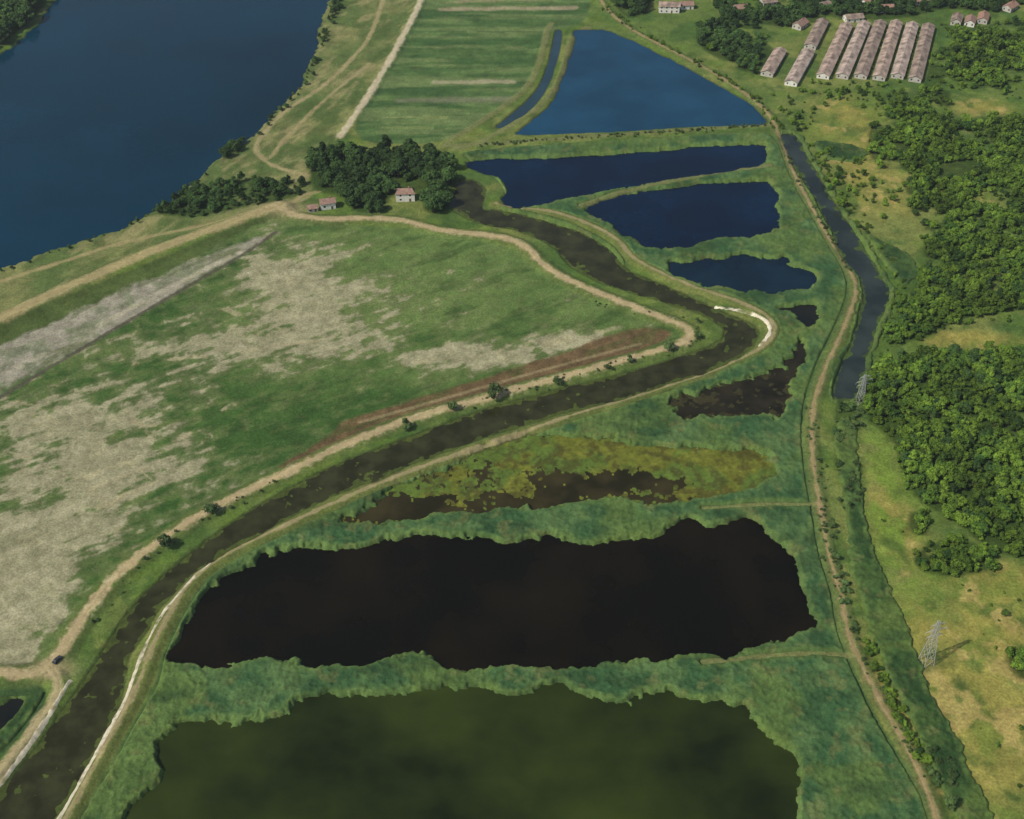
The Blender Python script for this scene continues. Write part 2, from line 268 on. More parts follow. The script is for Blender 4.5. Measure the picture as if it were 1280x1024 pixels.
def cover_mat(name,s1,s2,lo,hi,bump,rough=.95):
    m,N,K,b=mat_new(name)
    at=N.new('ShaderNodeVertexColor'); at.layer_name='cover'
    tc=N.new('ShaderNodeTexCoord')
    a=N.new('ShaderNodeTexNoise'); a.inputs['Scale'].default_value=s1; a.inputs['Detail'].default_value=6; a.inputs['Roughness'].default_value=.65
    c=N.new('ShaderNodeTexNoise'); c.inputs['Scale'].default_value=s2; c.inputs['Detail'].default_value=5
    K.new(tc.outputs['Object'],a.inputs['Vector']); K.new(tc.outputs['Object'],c.inputs['Vector'])
    r1=N.new('ShaderNodeMapRange'); r1.inputs[1].default_value=.3; r1.inputs[2].default_value=.7; r1.inputs[3].default_value=lo; r1.inputs[4].default_value=hi; K.new(a.outputs[0],r1.inputs[0])
    r2=N.new('ShaderNodeMapRange'); r2.inputs[1].default_value=.3; r2.inputs[2].default_value=.7; r2.inputs[3].default_value=.85; r2.inputs[4].default_value=1.15; K.new(c.outputs[0],r2.inputs[0])
    mu=N.new('ShaderNodeMath'); mu.operation='MULTIPLY'; K.new(r1.outputs[0],mu.inputs[0]); K.new(r2.outputs[0],mu.inputs[1])
    vm=N.new('ShaderNodeVectorMath'); vm.operation='SCALE'; K.new(at.outputs[0],vm.inputs[0]); K.new(mu.outputs[0],vm.inputs[3])
    K.new(vm.outputs[0],b.inputs['Base Color']); b.inputs['Roughness'].default_value=rough; b.inputs['Specular IOR Level'].default_value=.1
    if bump:
        bp=N.new('ShaderNodeBump'); bp.inputs['Strength'].default_value=bump; bp.inputs['Distance'].default_value=.6; K.new(a.outputs[0],bp.inputs['Height']); K.new(bp.outputs[0],b.inputs['Normal'])
    return m
M_ground=cover_mat('ground_cover',.9,.09,.66,1.34,.6)
M_path=cover_mat('dirt',1.2,.15,.82,1.18,.2)
M_reed=cover_mat('reeds',1.3,.1,.72,1.28,.4)
M_alg=cover_mat('algae',.7,.1,.7,1.3,.1)
allm=np.ones(X.shape,bool)
grid_obj('ground',Z,allm,C,M_ground)
for nm,k,wd,c,s in PATHS:
    wd2=wd*.5*(.45+1.1*n1)
    zz=Z+.09-.12*ss(wd2*.7,wd2*1.3,L[k]+(n2-.5)*1.2)
    col=mixc(full(c*1.05),full(c*.8),n2)*(.9+.2*n4)[...,None]
    grid_obj(nm,zz,L[k]<wd2*1.4+.4,mixc(C,col,.55+0*n2),M_path)
def rev(pts,wd,c,th=.2):
    d=dl(pts)+(n2-.5)*1.2+(n1-.5)*1.2
    zz=Z+.16-.3*ss(wd*.6,wd*1.3,d)
    col=full(c)*(.7+.5*n4)[...,None]
    grid_obj('stone_revetment',zz,d<wd*1.3+.3,mixc(C,col,ss(th,th+.25,n2)*.9+.05),M_path)
rev([(895,384),(925,388),(950,397),(962,408),(962,420),(950,434)],1.0,lin(225,215,190))
rev([(262,703),(238,728),(205,765),(186,800),(172,835),(160,870),(140,905),(112,955),(78,1016),(50,1070)],.85,lin(210,200,176),.24)
rev([(88,852),(72,880),(48,918),(15,962),(-15,1000)],.85,lin(206,196,170),.26)
# reeds
cut=np.maximum.reduce([D[k] for k in ('pA','pB','pC','pD','pE','pE2','pF','pG','pH','canal','tditch')])
rd=np.minimum(marsh-1.0,-cut-.2)
for k,wdk in (('gh',.7),('fg',.7),('bc',2.2),('ab',3.0),('po',2.0),('rt',2.2)): rd=np.minimum(rd,L[k]-wdk+(n1-.5)*2)
strip_r=sdf([(1042,520),(1068,520),(1076,600),(1092,680),(1116,740),(1150,830),(1185,900),(1222,980),(1265,1080),(1215,1080),(1180,1000),(1148,930),(1110,850),(1078,770),(1062,700),(1050,620)])
strip_l=sdf([(62,862),(40,870),(-60,870),(-60,960),(0,945),(40,900)]); strip_l=np.minimum(strip_l,-D['pL']-.3)
patch2=sdf([(1015,175),(1060,180),(1085,190),(1075,203),(1040,203),(1022,195)]); patch3=sdf([(1080,290),(1110,305),(1140,320),(1150,345),(1130,360),(1104,330)])
canr=sdf([(622,258),(650,262),(690,270),(735,287),(768,308),(785,330),(770,332),(750,310),(720,292),(680,280),(640,270)])
dbank=np.minimum(np.minimum(D['ditch']+3.4,-D['ditch']-.2)+(n2-.5)*3.5,1.2)
rd2=np.maximum.reduce([strip_r+(n1-.5)*6+(n2-.5)*3,strip_l,patch2+(n1-.5)*7,patch3+(n1-.5)*7,np.minimum(canr,-D['canal']),np.minimum(dbank,L['rt']-1.8)])
rn=fbm(X,Y,9,4,41); rn5=fbm(X,Y,26,4,44); rn6=fbm(X,Y,6,5,46)
for nm,r_,colA,colB in (('reed_bed',rd,lin(56,88,52),lin(84,110,64)),('reed_bed',rd2,lin(44,70,36),lin(68,92,46))):
    tall=1.9+(n2-.5)*.8+(n4-.5)*.9+(rn-.5)*1.2
    zr=np.where(r_>-.4,-.6+tall*ss(-.4,1.3,r_),-2.2)
    zr=np.maximum(zr,-2.2)
    col=mixc(colA,colB,ss(.40,.66,rn*.6+n1*.4))
    col=mixc(col,full(lin(100,122,62)),(1-ss(.5,4.0,r_+(n2-.5)*3))*.6)
    col=mixc(col,full(lin(94,114,54)),ss(.52,.66,rn5)*.55)
    col=mixc(col,full(lin(42,68,40)),ss(.56,.7,sfbm(X,Y,.1,.4,11,4,45))*.5)
    col=mixc(col,full(lin(110,114,66)),ss(.62,.72,rn6)*.45)
    col=col*(.72+.56*n4)[...,None]
    grid_obj(nm,zr,r_>-1.0,col,M_reed)
# ------------------------------------------------------------ water
def water_mat(name,c1,c2,sc,rough=.08,lo=.4,hi=.62,stretch=(1,1,1),bump=.04,spec=.3,rip=.8):
    m,N,K,b=mat_new(name); tc=N.new('ShaderNodeTexCoord'); mp=N.new('ShaderNodeMapping'); mp.inputs['Scale'].default_value=stretch
    K.new(tc.outputs['Object'],mp.inputs[0])
    a=N.new('ShaderNodeTexNoise'); a.inputs['Scale'].default_value=sc; a.inputs['Detail'].default_value=6; a.inputs['Roughness'].default_value=.6; K.new(mp.outputs[0],a.inputs['Vector'])
    rp=N.new('ShaderNodeValToRGB'); rp.color_ramp.elements[0].position=lo; rp.color_ramp.elements[1].position=hi
    rp.color_ramp.elements[0].color=(*c1,1); rp.color_ramp.elements[1].color=(*c2,1); K.new(a.outputs[0],rp.inputs[0]); K.new(rp.outputs[0],b.inputs['Base Color'])
    b.inputs['Roughness'].default_value=rough; b.inputs['IOR'].default_value=1.33; b.inputs['Specular IOR Level'].default_value=spec
    n=N.new('ShaderNodeTexNoise'); n.inputs['Scale'].default_value=rip; n.inputs['Detail'].default_value=4; K.new(tc.outputs['Object'],n.inputs['Vector'])
    bp=N.new('ShaderNodeBump'); bp.inputs['Strength'].default_value=bump; bp.inputs['Distance'].default_value=.3; K.new(n.outputs[0],bp.inputs['Height']); K.new(bp.outputs[0],b.inputs['Normal'])
    return m
def water_obj(name,pts,mat,off=4,z=WL):
    p=chaikin(W(pts),True,2)
    ar=np.sum(p[:,0]*np.roll(p[:,1],-1)-np.roll(p[:,0],-1)*p[:,1])
    if ar<0: p=p[::-1]
    t=np.roll(p,-1,0)-np.roll(p,1,0); t/=np.linalg.norm(t,axis=1)[:,None]+1e-9
    p=p+np.stack([t[:,1],-t[:,0]],1)*off
    me=bpy.data.meshes.new(name); me.from_pydata([(a,b,z) for a,b in p],[],[list(range(len(p)))]); me.materials.append(mat)
    o=bpy.data.objects.new(name,me); S.collection.objects.link(o)
m_r=water_mat('river_water',lin(0,32,46),lin(0,50,70),.004,.14,.36,.64,(1,1,1),.12,.3,.35)
water_obj('river',river,m_r,6)
water_obj('canal',canal,water_mat('canal_water',lin(40,41,20),lin(58,60,34),.10,.12,spec=.3),2.4)
water_obj('ditch',ditch,water_mat('ditch_water',lin(34,44,42),lin(52,62,58),.05,.1,spec=.4),2.4)
water_obj('ditch',tditch,water_mat('ditch_water2',lin(38,62,72),lin(44,70,80),.05),1.5)
water_obj('pond',pA,water_mat('pond_blue',lin(16,58,82),lin(24,70,96),.02,.12,bump=.08),3)
mb=water_mat('pond_navy',lin(2,20,42),lin(4,32,58),.015,.1)
water_obj('pond',pB,mb,4,WL-.01); water_obj('pond',pC,mb,4.5,WL-.02); water_obj('pond',pD,water_mat('pond_navy2',lin(8,28,44),lin(16,40,54),.05),4.5)
md=water_mat('pond_dark',lin(20,24,22),lin(30,30,22),.06)
water_obj('pond',pE,md,4,WL-.01); water_obj('pond',pE2,water_mat('pond_mud',lin(28,26,16),lin(46,42,28),.08,spec=.2),5,WL-.02)
water_obj('pond',pF,water_mat('marsh_water',lin(36,34,16),lin(60,54,30),.05,spec=.2),4,WL-.03)
water_obj('pond',pG,water_mat('pond_peat',lin(10,8,2),lin(30,24,11),.022,.1,.42,.75,spec=.15),4,WL-.01)
water_obj('pond',pH,water_mat('pond_green',lin(22,30,9),lin(52,64,22),.009,.12,.38,.6,(1,1.3,1),spec=.2),4,WL-.02)
water_obj('pond',pL,md,3,WL-.01)
an=fbm(X,Y*1.3,12,5,61); an2=fbm(X,Y,2.6,4,62)
upper=blob(690,568,150,20)+blob(900,580,90,35)*1.2+.7*blob(780,560,150,16)-.7*blob(650,632,250,18)-1.0*blob(790,602,90,14)-.5*blob(500,640,70,16)+.4*blob(600,600,60,14)
am=(an*.55+an2*.62+.24*upper-.715)
za=np.where((D['pF']>-1),WL+.02+.3*np.clip(am,-.12,.4),-3)
acol=mixc(lin(84,90,32),lin(118,122,46),an2); acol=mixc(acol,full(lin(80,108,46)),ss(.46,.62,n1)*.7); acol=mixc(acol,full(lin(66,60,30)),ss(.50,.62,fbm(X,Y,4,4,64))*.6)
grid_obj('algae_mat',za,(D['pF']>-1)&(am>-.12),acol*(.75+.5*n4)[...,None],M_alg)
an3=fbm(X,Y,4,4,63)
for k,th,cc,e in (('canal',.70,lin(72,84,38),.24),('pE2',.66,lin(56,54,32),.1),('ditch',.74,lin(66,84,42),.28)):
    am=(an3*.7+an*.3-th)+e*ss(3.2,0,D[k])
    za=WL+.01+.5*np.clip(am,-.08,.3)
    grid_obj('water_weed',np.where(D[k]>-1,za,-3),(D[k]>-1)&(am>-.08),full(cc)*(.7+.6*n4)[...,None],M_alg)
# ------------------------------------------------------------ height lookup
def hz(x,y):
    r=int(round(np.interp(y,yr,np.arange(NR)))); c=int(round(np.interp(x/wf(y),uu,np.arange(NC)))); return float(Z[r,c]),float(dW[r,c])
# ------------------------------------------------------------ vegetation
def leaf_mat(name,c1,c2,c3):
    m,N,K,b=mat_new(name); oi=N.new('ShaderNodeObjectInfo'); rp=N.new('ShaderNodeValToRGB')
    rp.color_ramp.elements[0].color=(*c1,1); rp.color_ramp.elements[1].color=(*c3,1); e=rp.color_ramp.elements.new(.5); e.color=(*c2,1)
    K.new(oi.outputs['Random'],rp.inputs[0])
    ge=N.new('ShaderNodeNewGeometry'); n=N.new('ShaderNodeTexNoise'); n.inputs['Scale'].default_value=.5; n.inputs['Detail'].default_value=3; K.new(ge.outputs['Position'],n.inputs['Vector'])
    n5=N.new('ShaderNodeTexNoise'); n5.inputs['Scale'].default_value=.04; n5.inputs['Detail'].default_value=3; K.new(ge.outputs['Position'],n5.inputs['Vector'])
    r=N.new('ShaderNodeMapRange'); r.inputs[1].default_value=.3; r.inputs[2].default_value=.7; r.inputs[3].default_value=.65; r.inputs[4].default_value=1.35; K.new(n.outputs[0],r.inputs[0])
    r5=N.new('ShaderNodeMapRange'); r5.inputs[1].default_value=.35; r5.inputs[2].default_value=.65; r5.inputs[3].default_value=.55; r5.inputs[4].default_value=1.3; K.new(n5.outputs[0],r5.inputs[0])
    mu=N.new('ShaderNodeMath'); mu.operation='MULTIPLY'; K.new(r.outputs[0],mu.inputs[0]); K.new(r5.outputs[0],mu.inputs[1])
    vm=N.new('ShaderNodeVectorMath'); vm.operation='SCALE'; K.new(rp.outputs[0],vm.inputs[0]); K.new(mu.outputs[0],vm.inputs[3]); K.new(vm.outputs[0],b.inputs['Base Color'])
    b.inputs['Roughness'].default_value=.8; b.inputs['Specular IOR Level'].default_value=.15; return m
ML={'b':leaf_mat('foliage_bright',lin(74,102,34),lin(108,136,46),lin(54,84,34)),'d':leaf_mat('foliage_dark',lin(58,84,40),lin(74,102,50),lin(48,72,36)),'w':leaf_mat('foliage_willow',lin(74,98,52),lin(92,114,64),lin(62,88,46))}
mbk,_,_,bb=mat_new('bark'); bb.inputs['Base Color'].default_value=(.09,.065,.045,1); bb.inputs['Roughness'].default_value=.9
def tube(V,Fc,MI,a,b,ra,rb,n=6):
    a=Vector(a);b=Vector(b); q=(b-a).to_track_quat('Z','Y'); s=len(V)
    for c,r in ((a,ra),(b,rb)):
        for i in range(n): V.append(tuple(c+q@Vector((r*math.cos(6.2832*i/n),r*math.sin(6.2832*i/n),0))))
    for i in range(n): Fc.append((s+i,s+(i+1)%n,s+n+(i+1)%n,s+n+i)); MI.append(0)
def tree_mesh(name,R,H,th,nl,nq,qs,mat,seed):
    r=np.random.default_rng(seed); V=[];Fc=[];MI=[]
    lean=r.normal(0,.3,2); el=r.uniform(.7,1.3)
    top=(lean[0],lean[1],th+(H-th)*.55)
    if th>0.3:
        mid=(lean[0]*.3,lean[1]*.3,th); tube(V,Fc,MI,(0,0,-.5),mid,R*.075,R*.055,7); tube(V,Fc,MI,mid,top,R*.055,R*.02,6)
    cz=(H+th*.6)/2; hz_=(H-th*.6)/2
    for i in range(nl):
        while True:
            p=r.uniform(-1,1,3)
            if .25<np.linalg.norm(p)<1: break
        lr=R*r.uniform(.16,.44)
        c=np.array([p[0]*(R-lr*.6)*el,p[1]*(R-lr*.6)/el,cz+p[2]*(hz_-lr*.7)])
        k=1-.35*max(0,p[2]); c[0]*=k;c[1]*=k
        if th>.3 and i%2==0: tube(V,Fc,MI,(lean[0]*.5,lean[1]*.5,th*r.uniform(.8,1.4)),tuple(c),R*.03,R*.01,4)
        for j in range(int(nq*(lr/R/.36)**1.5)):
            d=r.normal(0,1,3); d/=np.linalg.norm(d)
            if d[2]<-.5: d[2]*=-1
            q=c+d*lr*r.uniform(.6,1.25)*np.array([1,1,.8])
            nrm=d+r.normal(0,.5,3)+np.array([0,0,.3]); nrm/=np.linalg.norm(nrm)
            t=np.cross(nrm,r.normal(0,1,3)); t/=np.linalg.norm(t); u=np.cross(nrm,t); z=qs*r.uniform(.6,1.3); s=len(V)
            V+= [tuple(q-t*z-u*z*.6),tuple(q+t*z*.8-u*z*.7),tuple(q+t*z+u*z*.6),tuple(q-t*z*.7+u*z*.8)]
            Fc.append((s,s+1,s+2,s+3)); MI.append(1)
    me=bpy.data.meshes.new(name); me.from_pydata(V,[],Fc); me.materials.append(mbk); me.materials.append(mat); me.polygons.foreach_set('material_index',MI); return me
PROT={}
for k,(R,H,th,nl,nq,qs) in {'b':(2.6,4.8,.5,15,72,.29),'d':(5.2,11,2.2,26,95,.46),'w':(2.7,5.0,.6,13,65,.28)}.items():
    c=bpy.data.collections.new('foliage_'+k); ms=[]
    for i in range(6):
        rr=1+.17*math.sin(i*2.3); me=tree_mesh('tree_'+k,R*rr,H*(2-rr),th,nl,nq,qs,ML[k],100+i+ord(k)); ms.append(me)
        c.objects.link(bpy.data.objects.new('tree_variant_'+k,me))
    PROT[k]=(c,ms)
def pip(x,y,p):
    ins=False; n=len(p); j=n-1
    for i in range(n):
        if (p[i][1]>y)!=(p[j][1]>y) and x<(p[j][0]-p[i][0])*(y-p[i][1])/(p[j][1]-p[i][1])+p[i][0]: ins=not ins
        j=i
    return ins
def scatter(name,pts,kind):
    if not pts: return
    random.shuffle(pts)
    me=bpy.data.meshes.new(name); me.from_pydata([p[:3] for p in pts],[],[])
    a=me.attributes.new('sc','FLOAT','POINT'); a.data.foreach_set('value',[p[3] for p in pts])
    a=me.attributes.new('rot','FLOAT_VECTOR','POINT'); a.data.foreach_set('vector',np.array([(random.uniform(-.08,.08),random.uniform(-.08,.08),random.uniform(0,6.28)) for p in pts],np.float32).ravel())
    o=bpy.data.objects.new(name,me); S.collection.objects.link(o)
    g=bpy.data.node_groups.new(name,'GeometryNodeTree'); g.interface.new_socket('Geometry',in_out='INPUT',socket_type='NodeSocketGeometry'); g.interface.new_socket('Geometry',in_out='OUTPUT',socket_type='NodeSocketGeometry')
    N=g.nodes; K=g.links; gi=N.new('NodeGroupInput'); go=N.new('NodeGroupOutput'); ip=N.new('GeometryNodeInstanceOnPoints')
    ci=N.new('GeometryNodeCollectionInfo'); ci.inputs['Collection'].default_value=PROT[kind][0]; ci.inputs['Separate Children'].default_value=True; ci.inputs['Reset Children'].default_value=True
    s=N.new('GeometryNodeInputNamedAttribute'); s.data_type='FLOAT'; s.inputs['Name'].default_value='sc'
    r=N.new('GeometryNodeInputNamedAttribute'); r.data_type='FLOAT_VECTOR'; r.inputs['Name'].default_value='rot'
    K.new(gi.outputs[0],ip.inputs['Points']); K.new(ci.outputs[0],ip.inputs['Instance']); ip.inputs['Pick Instance'].default_value=True
    K.new(s.outputs['Attribute'],ip.inputs['Scale']); K.new(r.outputs['Attribute'],ip.inputs['Rotation']); K.new(ip.outputs[0],go.inputs[0])
    md_=o.modifiers.new('scatter','NODES'); md_.node_group=g
names={10:'tree_grove',13:'forest',11:'riverside_trees',12:'riverside_trees'}
tot=0
CLEAR=[W([(1150,432),(1165,418),(1230,405),(1330,398),(1330,428),(1220,442)]),W([(950,62),(1015,20),(1170,20),(1175,108),(975,115),(950,102)]),W([(375,236),(428,236),(432,270),(375,270)]),W([(486,226),(526,226),(532,266),(484,266)]),W([(815,-10),(880,-10),(880,22),(815,22)]),W([(1180,120),(1215,118),(1290,128),(1290,150),(1190,152)]),W([(1170,205),(1215,200),(1220,222),(1170,225)]),W([(1185,18),(1240,14),(1245,38),(1185,38)])]
for i,(poly,spc,kind,(s0,s1),th,nl) in enumerate(WOODS):
    wp=W(poly); lo=wp.min(0); hi=wp.max(0); lo=np.maximum(lo,[-620,200]); hi=np.minimum(hi,[620,1250]); pts=[]
    gx=np.arange(lo[0],hi[0],spc); gy=np.arange(lo[1],hi[1],spc)
    A,B=np.meshgrid(gx,gy); A=A.ravel()+rng.uniform(-.5,.5,A.size)*spc*1.3; B=B.ravel()+rng.uniform(-.5,.5,B.size)*spc*1.3
    nn=fbm(A,B,nl,4,50+i)
    wv=(fbm(A,B,10,3,90)-.5)*14
    for x,y,n,q in zip(A,B,nn,wv):
        if n<th or not (pip(x+q,y+q*.6,wp) if i in(0,1,2,3) else pip(x,y,wp)): continue
        if any(pip(x,y,c) for c in CLEAR): continue
        z,dw=hz(x,y)
        if dw>-.8: continue
        pts.append((x,y,z-.1,s0+(s1-s0)*random.random()**1.5*min(1,.55+(n-th)*5)))
    tot+=len(pts); scatter(names.get(i,'woodland' if len(pts)>150 else 'shrubs'),pts,kind)
print('TREES',tot)
def along(name,line,n,kind,s0,s1,spread,seed=0):
    p=chaikin(W(line),False,2); d=np.r_[0,np.cumsum(np.linalg.norm(np.diff(p,axis=0),axis=1))]; pts=[]
    for _ in range(n):
        s=random.uniform(0,d[-1]); x=np.interp(s,d,p[:,0])+random.gauss(0,spread); y=np.interp(s,d,p[:,1])+random.gauss(0,spread); z,dw=hz(x,y)
        if dw>-.4: continue
        pts.append((x,y,z-.15,random.uniform(s0,s1)))
    scatter(name,pts,kind)
along('shrubs',[(1083,805),(1108,860),(1138,925),(1158,955)],60,'b',.3,.85,1.3)
along('shrubs',[(1012,510),(1022,590),(1034,680),(1060,780),(1120,900),(1165,990)],110,'w',.12,.4,2.0)
along('shrubs',[(1035,640),(1045,700),(1060,760),(1072,800)],35,'w',.3,.65,1.6)
along('shrubs',[(590,184),(700,176),(820,168),(960,158)],110,'w',.2,.42,.9)
along('shrubs',[(980,180),(1010,245),(1045,310),(1070,345)],60,'w',.2,.5,1.8)
along('shrubs',[(1010,175),(1050,240),(1100,310),(1125,350),(1115,400),(1095,460)],80,'b',.2,.7,2.5)
along('riverside_shrubs',[(418,5),(405,45),(388,92),(350,138),(322,170)],60,'d',.12,.40,1.8)
along('riverside_shrubs',[(425,-10),(422,10),(415,25)],14,'d',.3,.6,2)
along('riverside_shrubs',[(260,215),(200,262),(150,288),(90,306),(0,341)],30,'d',.08,.24,1.2)
along('shrubs',[(750,5),(800,42),(880,84),(950,130),(975,165)],90,'b',.25,.7,2.2)
along('shrubs',[(740,380),(840,400),(870,405),(880,420),(850,440),(700,476),(560,516)],50,'w',.12,.3,1.5)
along('shrubs',[(350,605),(250,652),(170,712),(110,785)],26,'w',.15,.4,2.0)
along('shrubs',[(930,150),(980,120),(1060,110),(1120,130)],30,'b',.3,.9,8)
along('shrubs',[(570,228),(585,270),(640,285)],30,'w',.2,.5,2)
mi=0
for (x,y,s,k) in [(619,499,1.7,'w'),(566,514,1.05,'w'),(508,538,1.25,'w'),(697,481,1.0,'w'),(836,440,1.2,'w'),(786,455,.85,'w'),(760,464,.75,'w'),(870,424,.9,'w'),(872,404,.8,'w'),(265,643,1.2,'w'),(208,684,1.35,'w'),(1185,1012,1.4,'w'),(1240,150,1.5,'b'),(890,62,1.8,'b'),(1255,770,.7,'b'),(1052,258,1.5,'b')]:
    X0,Y0=P(x,y); z,_=hz(X0,Y0); me=PROT[k][1][mi%6]; mi+=1
    o=bpy.data.objects.new('willow_tree' if k=='w' else 'tree',me); S.collection.objects.link(o); o.location=(X0,Y0,z-.1); o.scale=(s*.95,s*.95,s); o.rotation_euler=(0,0,mi*1.3)
# ------------------------------------------------------------ buildings
def simple_mat(n,c,rough=.85,var=.25,sc=.6,metal=0):
    m,N,K,b=mat_new(n); tc=N.new('ShaderNodeTexCoord'); a=N.new('ShaderNodeTexNoise'); a.inputs['Scale'].default_value=sc; a.inputs['Detail'].default_value=6; K.new(tc.outputs['Object'],a.inputs[0])
    r=N.new('ShaderNodeMapRange'); r.inputs[1].default_value=.3; r.inputs[2].default_value=.7; r.inputs[3].default_value=1-var; r.inputs[4].default_value=1+var; K.new(a.outputs[0],r.inputs[0])
    vm=N.new('ShaderNodeVectorMath'); vm.operation='SCALE'; vm.inputs[0].default_value=tuple(c); K.new(r.outputs[0],vm.inputs[3]); K.new(vm.outputs[0],b.inputs['Base Color']); b.inputs['Roughness'].default_value=rough; b.inputs['Metallic'].default_value=metal; return m
mw=simple_mat('white_plaster',(.70,.68,.62),.9,.12); mroof=simple_mat('clay_tiles',(.26,.16,.12),.9,.3,.8); mred=simple_mat('red_tiles',(.30,.17,.12),.9,.3,.8)
mbr=[simple_mat('barn_roof',c,.9,.6,.22) for c in ((.31,.23,.18),(.34,.265,.215),(.24,.18,.14))]
mwin=simple_mat('window_glass',(.03,.035,.04),.2,.1); mdoor=simple_mat('door_wood',(.12,.08,.05)); mwall2=simple_mat('barn_wall',(.46,.43,.38),.9,.2); mbrk=simple_mat('brick',(.28,.16,.12))
def part(name,V,Fc,mat,par):
    me=bpy.data.meshes.new(name); me.from_pydata(V,[],Fc); me.materials.append(mat); o=bpy.data.objects.new(name,me); S.collection.objects.link(o); o.parent=par; return o
def boxes(L_):
    V=[];Fc=[]
    for (x0,x1,y0,y1,z0,z1) in L_:
        s=len(V); V+=[(x0,y0,z0),(x1,y0,z0),(x1,y1,z0),(x0,y1,z0),(x0,y0,z1),(x1,y0,z1),(x1,y1,z1),(x0,y1,z1)]
        Fc+=[tuple(s+i for i in f) for f in ((0,3,2,1),(4,5,6,7),(0,1,5,4),(1,2,6,5),(2,3,7,6),(3,0,4,7))]
    return V,Fc
def building(name,loc,rot,Lx,Wy,h,rh,wall,roof,chim=True,bay=4.0,hip=0,storeys=1):
    e=bpy.data.objects.new(name,None); S.collection.objects.link(e); e.location=loc; e.rotation_euler=(0,0,rot)
    a=Lx/2;b=Wy/2
    V=[(-a,-b,-.8),(a,-b,-.8),(a,b,-.8),(-a,b,-.8),(-a,-b,h),(a,-b,h),(a,b,h),(-a,b,h),(-a,0,h+rh),(a,0,h+rh)]
    if hip: V[8]=(-a,0,h); V[9]=(a,0,h)
    part('walls',V,[(0,1,5,4),(2,3,7,6),(1,2,6,9,5),(3,0,4,8,7)],wall,e)
    o=.5; t=.18; k=rh/b; zz=h-o*k
    R=[(-a-o,-b-o,zz),(a+o,-b-o,zz),(a+o-hip,0,h+rh),(-a-o+hip,0,h+rh),(-a-o,b+o,zz),(a+o,b+o,zz)]
    Rt=[(x,y,z+t) for x,y,z in R]
    part('roof',R+Rt,[(6,7,8,9),(9,8,11,10),(0,3,2,1),(3,4,5,2),(0,1,7,6),(4,10,11,5),(0,6,9,3),(3,9,10,4),(1,2,8,7),(2,5,11,8)],roof,e)
    wl=[];n=max(2,int(Lx/bay)); sh=h/storeys
    for f in range(storeys):
        z0=f*sh+sh*.36; z1=z0+min(1.4,sh*.42)
        for i in range(n):
            cx=-a+(i+.5)*Lx/n
            for sgn in (-1,1):
                if i==n//2 and sgn==-1 and f==0: continue
                y0,y1=sorted((sgn*(b-.05),sgn*(b+.04))); wl.append((cx-.6,cx+.6,y0,y1,z0,z1))
        for sgn in (-1,1):
            x0,x1=sorted((sgn*(a-.05),sgn*(a+.04)))
            wl.append((x0,x1,-b*.55-.5,-b*.55+.5,z0,z1)); wl.append((x0,x1,b*.55-.5,b*.55+.5,z0,z1))
    part('windows',*boxes(wl),mwin,e)
    cx=-a+(n//2+.5)*Lx/n
    part('door',*boxes([(cx-.6,cx+.6,-b-.05,-b+.05,-.2,2.1)]),mdoor,e)
    if chim: part('chimney',*boxes([(a*.4-.4,a*.4+.4,-.3,.5,h+rh*.5,h+rh+1.1)]),mbrk,e)
    return e
def site(px,py):
    x,y=P(px,py); return x,y,hz(x,y)[0]
building('white_house',site(507,249),.06,11.5,6.5,5.6,1.9,mw,mroof,hip=2.0,storeys=2)
building('white_house',site(410,259),.25,9,6,4.4,1.8,mw,mroof)
building('farm_shed',site(391,263),.25,6,4.5,2.6,1.4,mwall2,mroof,chim=False)
building('white_house',site(836,14),-.05,16,8,5.4,2.2,mw,mbr[0],storeys=2)
building('white_house',site(858,10),.1,10,7,3.5,2.0,mw,mroof)
for i,(x,y,Lx,rt) in enumerate(((1195,28,14,1.2),(1212,30,12,1.2),(1228,26,14,1.2),(1066,26,14,.2),(1000,34,12,.9),(1105,14,13,.1),(960,6,12,.3),(1150,4,12,.3),(1262,12,12,.8),(1030,10,12,.5),(925,14,10,.2),(1085,6,12,.6))):
    building('farm_house',site(x,y),rt,Lx,7.5,3.4,2.1,mw if i%2 else mwall2,(mbr[2],mroof,mred)[i%3],chim=i%2==0)
BL=[((958,96),(975,67)),((988,108),(1010,68)),((1012,62),(1028,30)),((1028,99),(1058,35)),((1052,99),(1080,33)),((1075,99),(1100,32)),((1098,101),(1120,32)),((1121,99),(1140,34)),((1143,103),(1160,36))]
for i,(a,b) in enumerate(BL):
    A=Vector(P(*a));B=Vector(P(*b)); d=B-A; c=(A+B)/2
    building('livestock_barn',(c.x,c.y,hz(c.x,c.y)[0]+.2),math.atan2(d.y,d.x),d.length,8.8,2.8,1.9,mw if i in(1,3) else mwall2,mbr[i%3],chim=False,bay=6)
along('shrubs',[(1035,102),(1066,40)],16,'b',.2,.45,.7); along('shrubs',[(1086,100),(1110,36)],16,'b',.2,.45,.7); along('shrubs',[(1132,100),(1150,38)],18,'b',.2,.5,.7)
along('shrubs',[(1020,108),(1100,106),(1165,104),(1172,60)],26,'b',.3,.8,2.5)
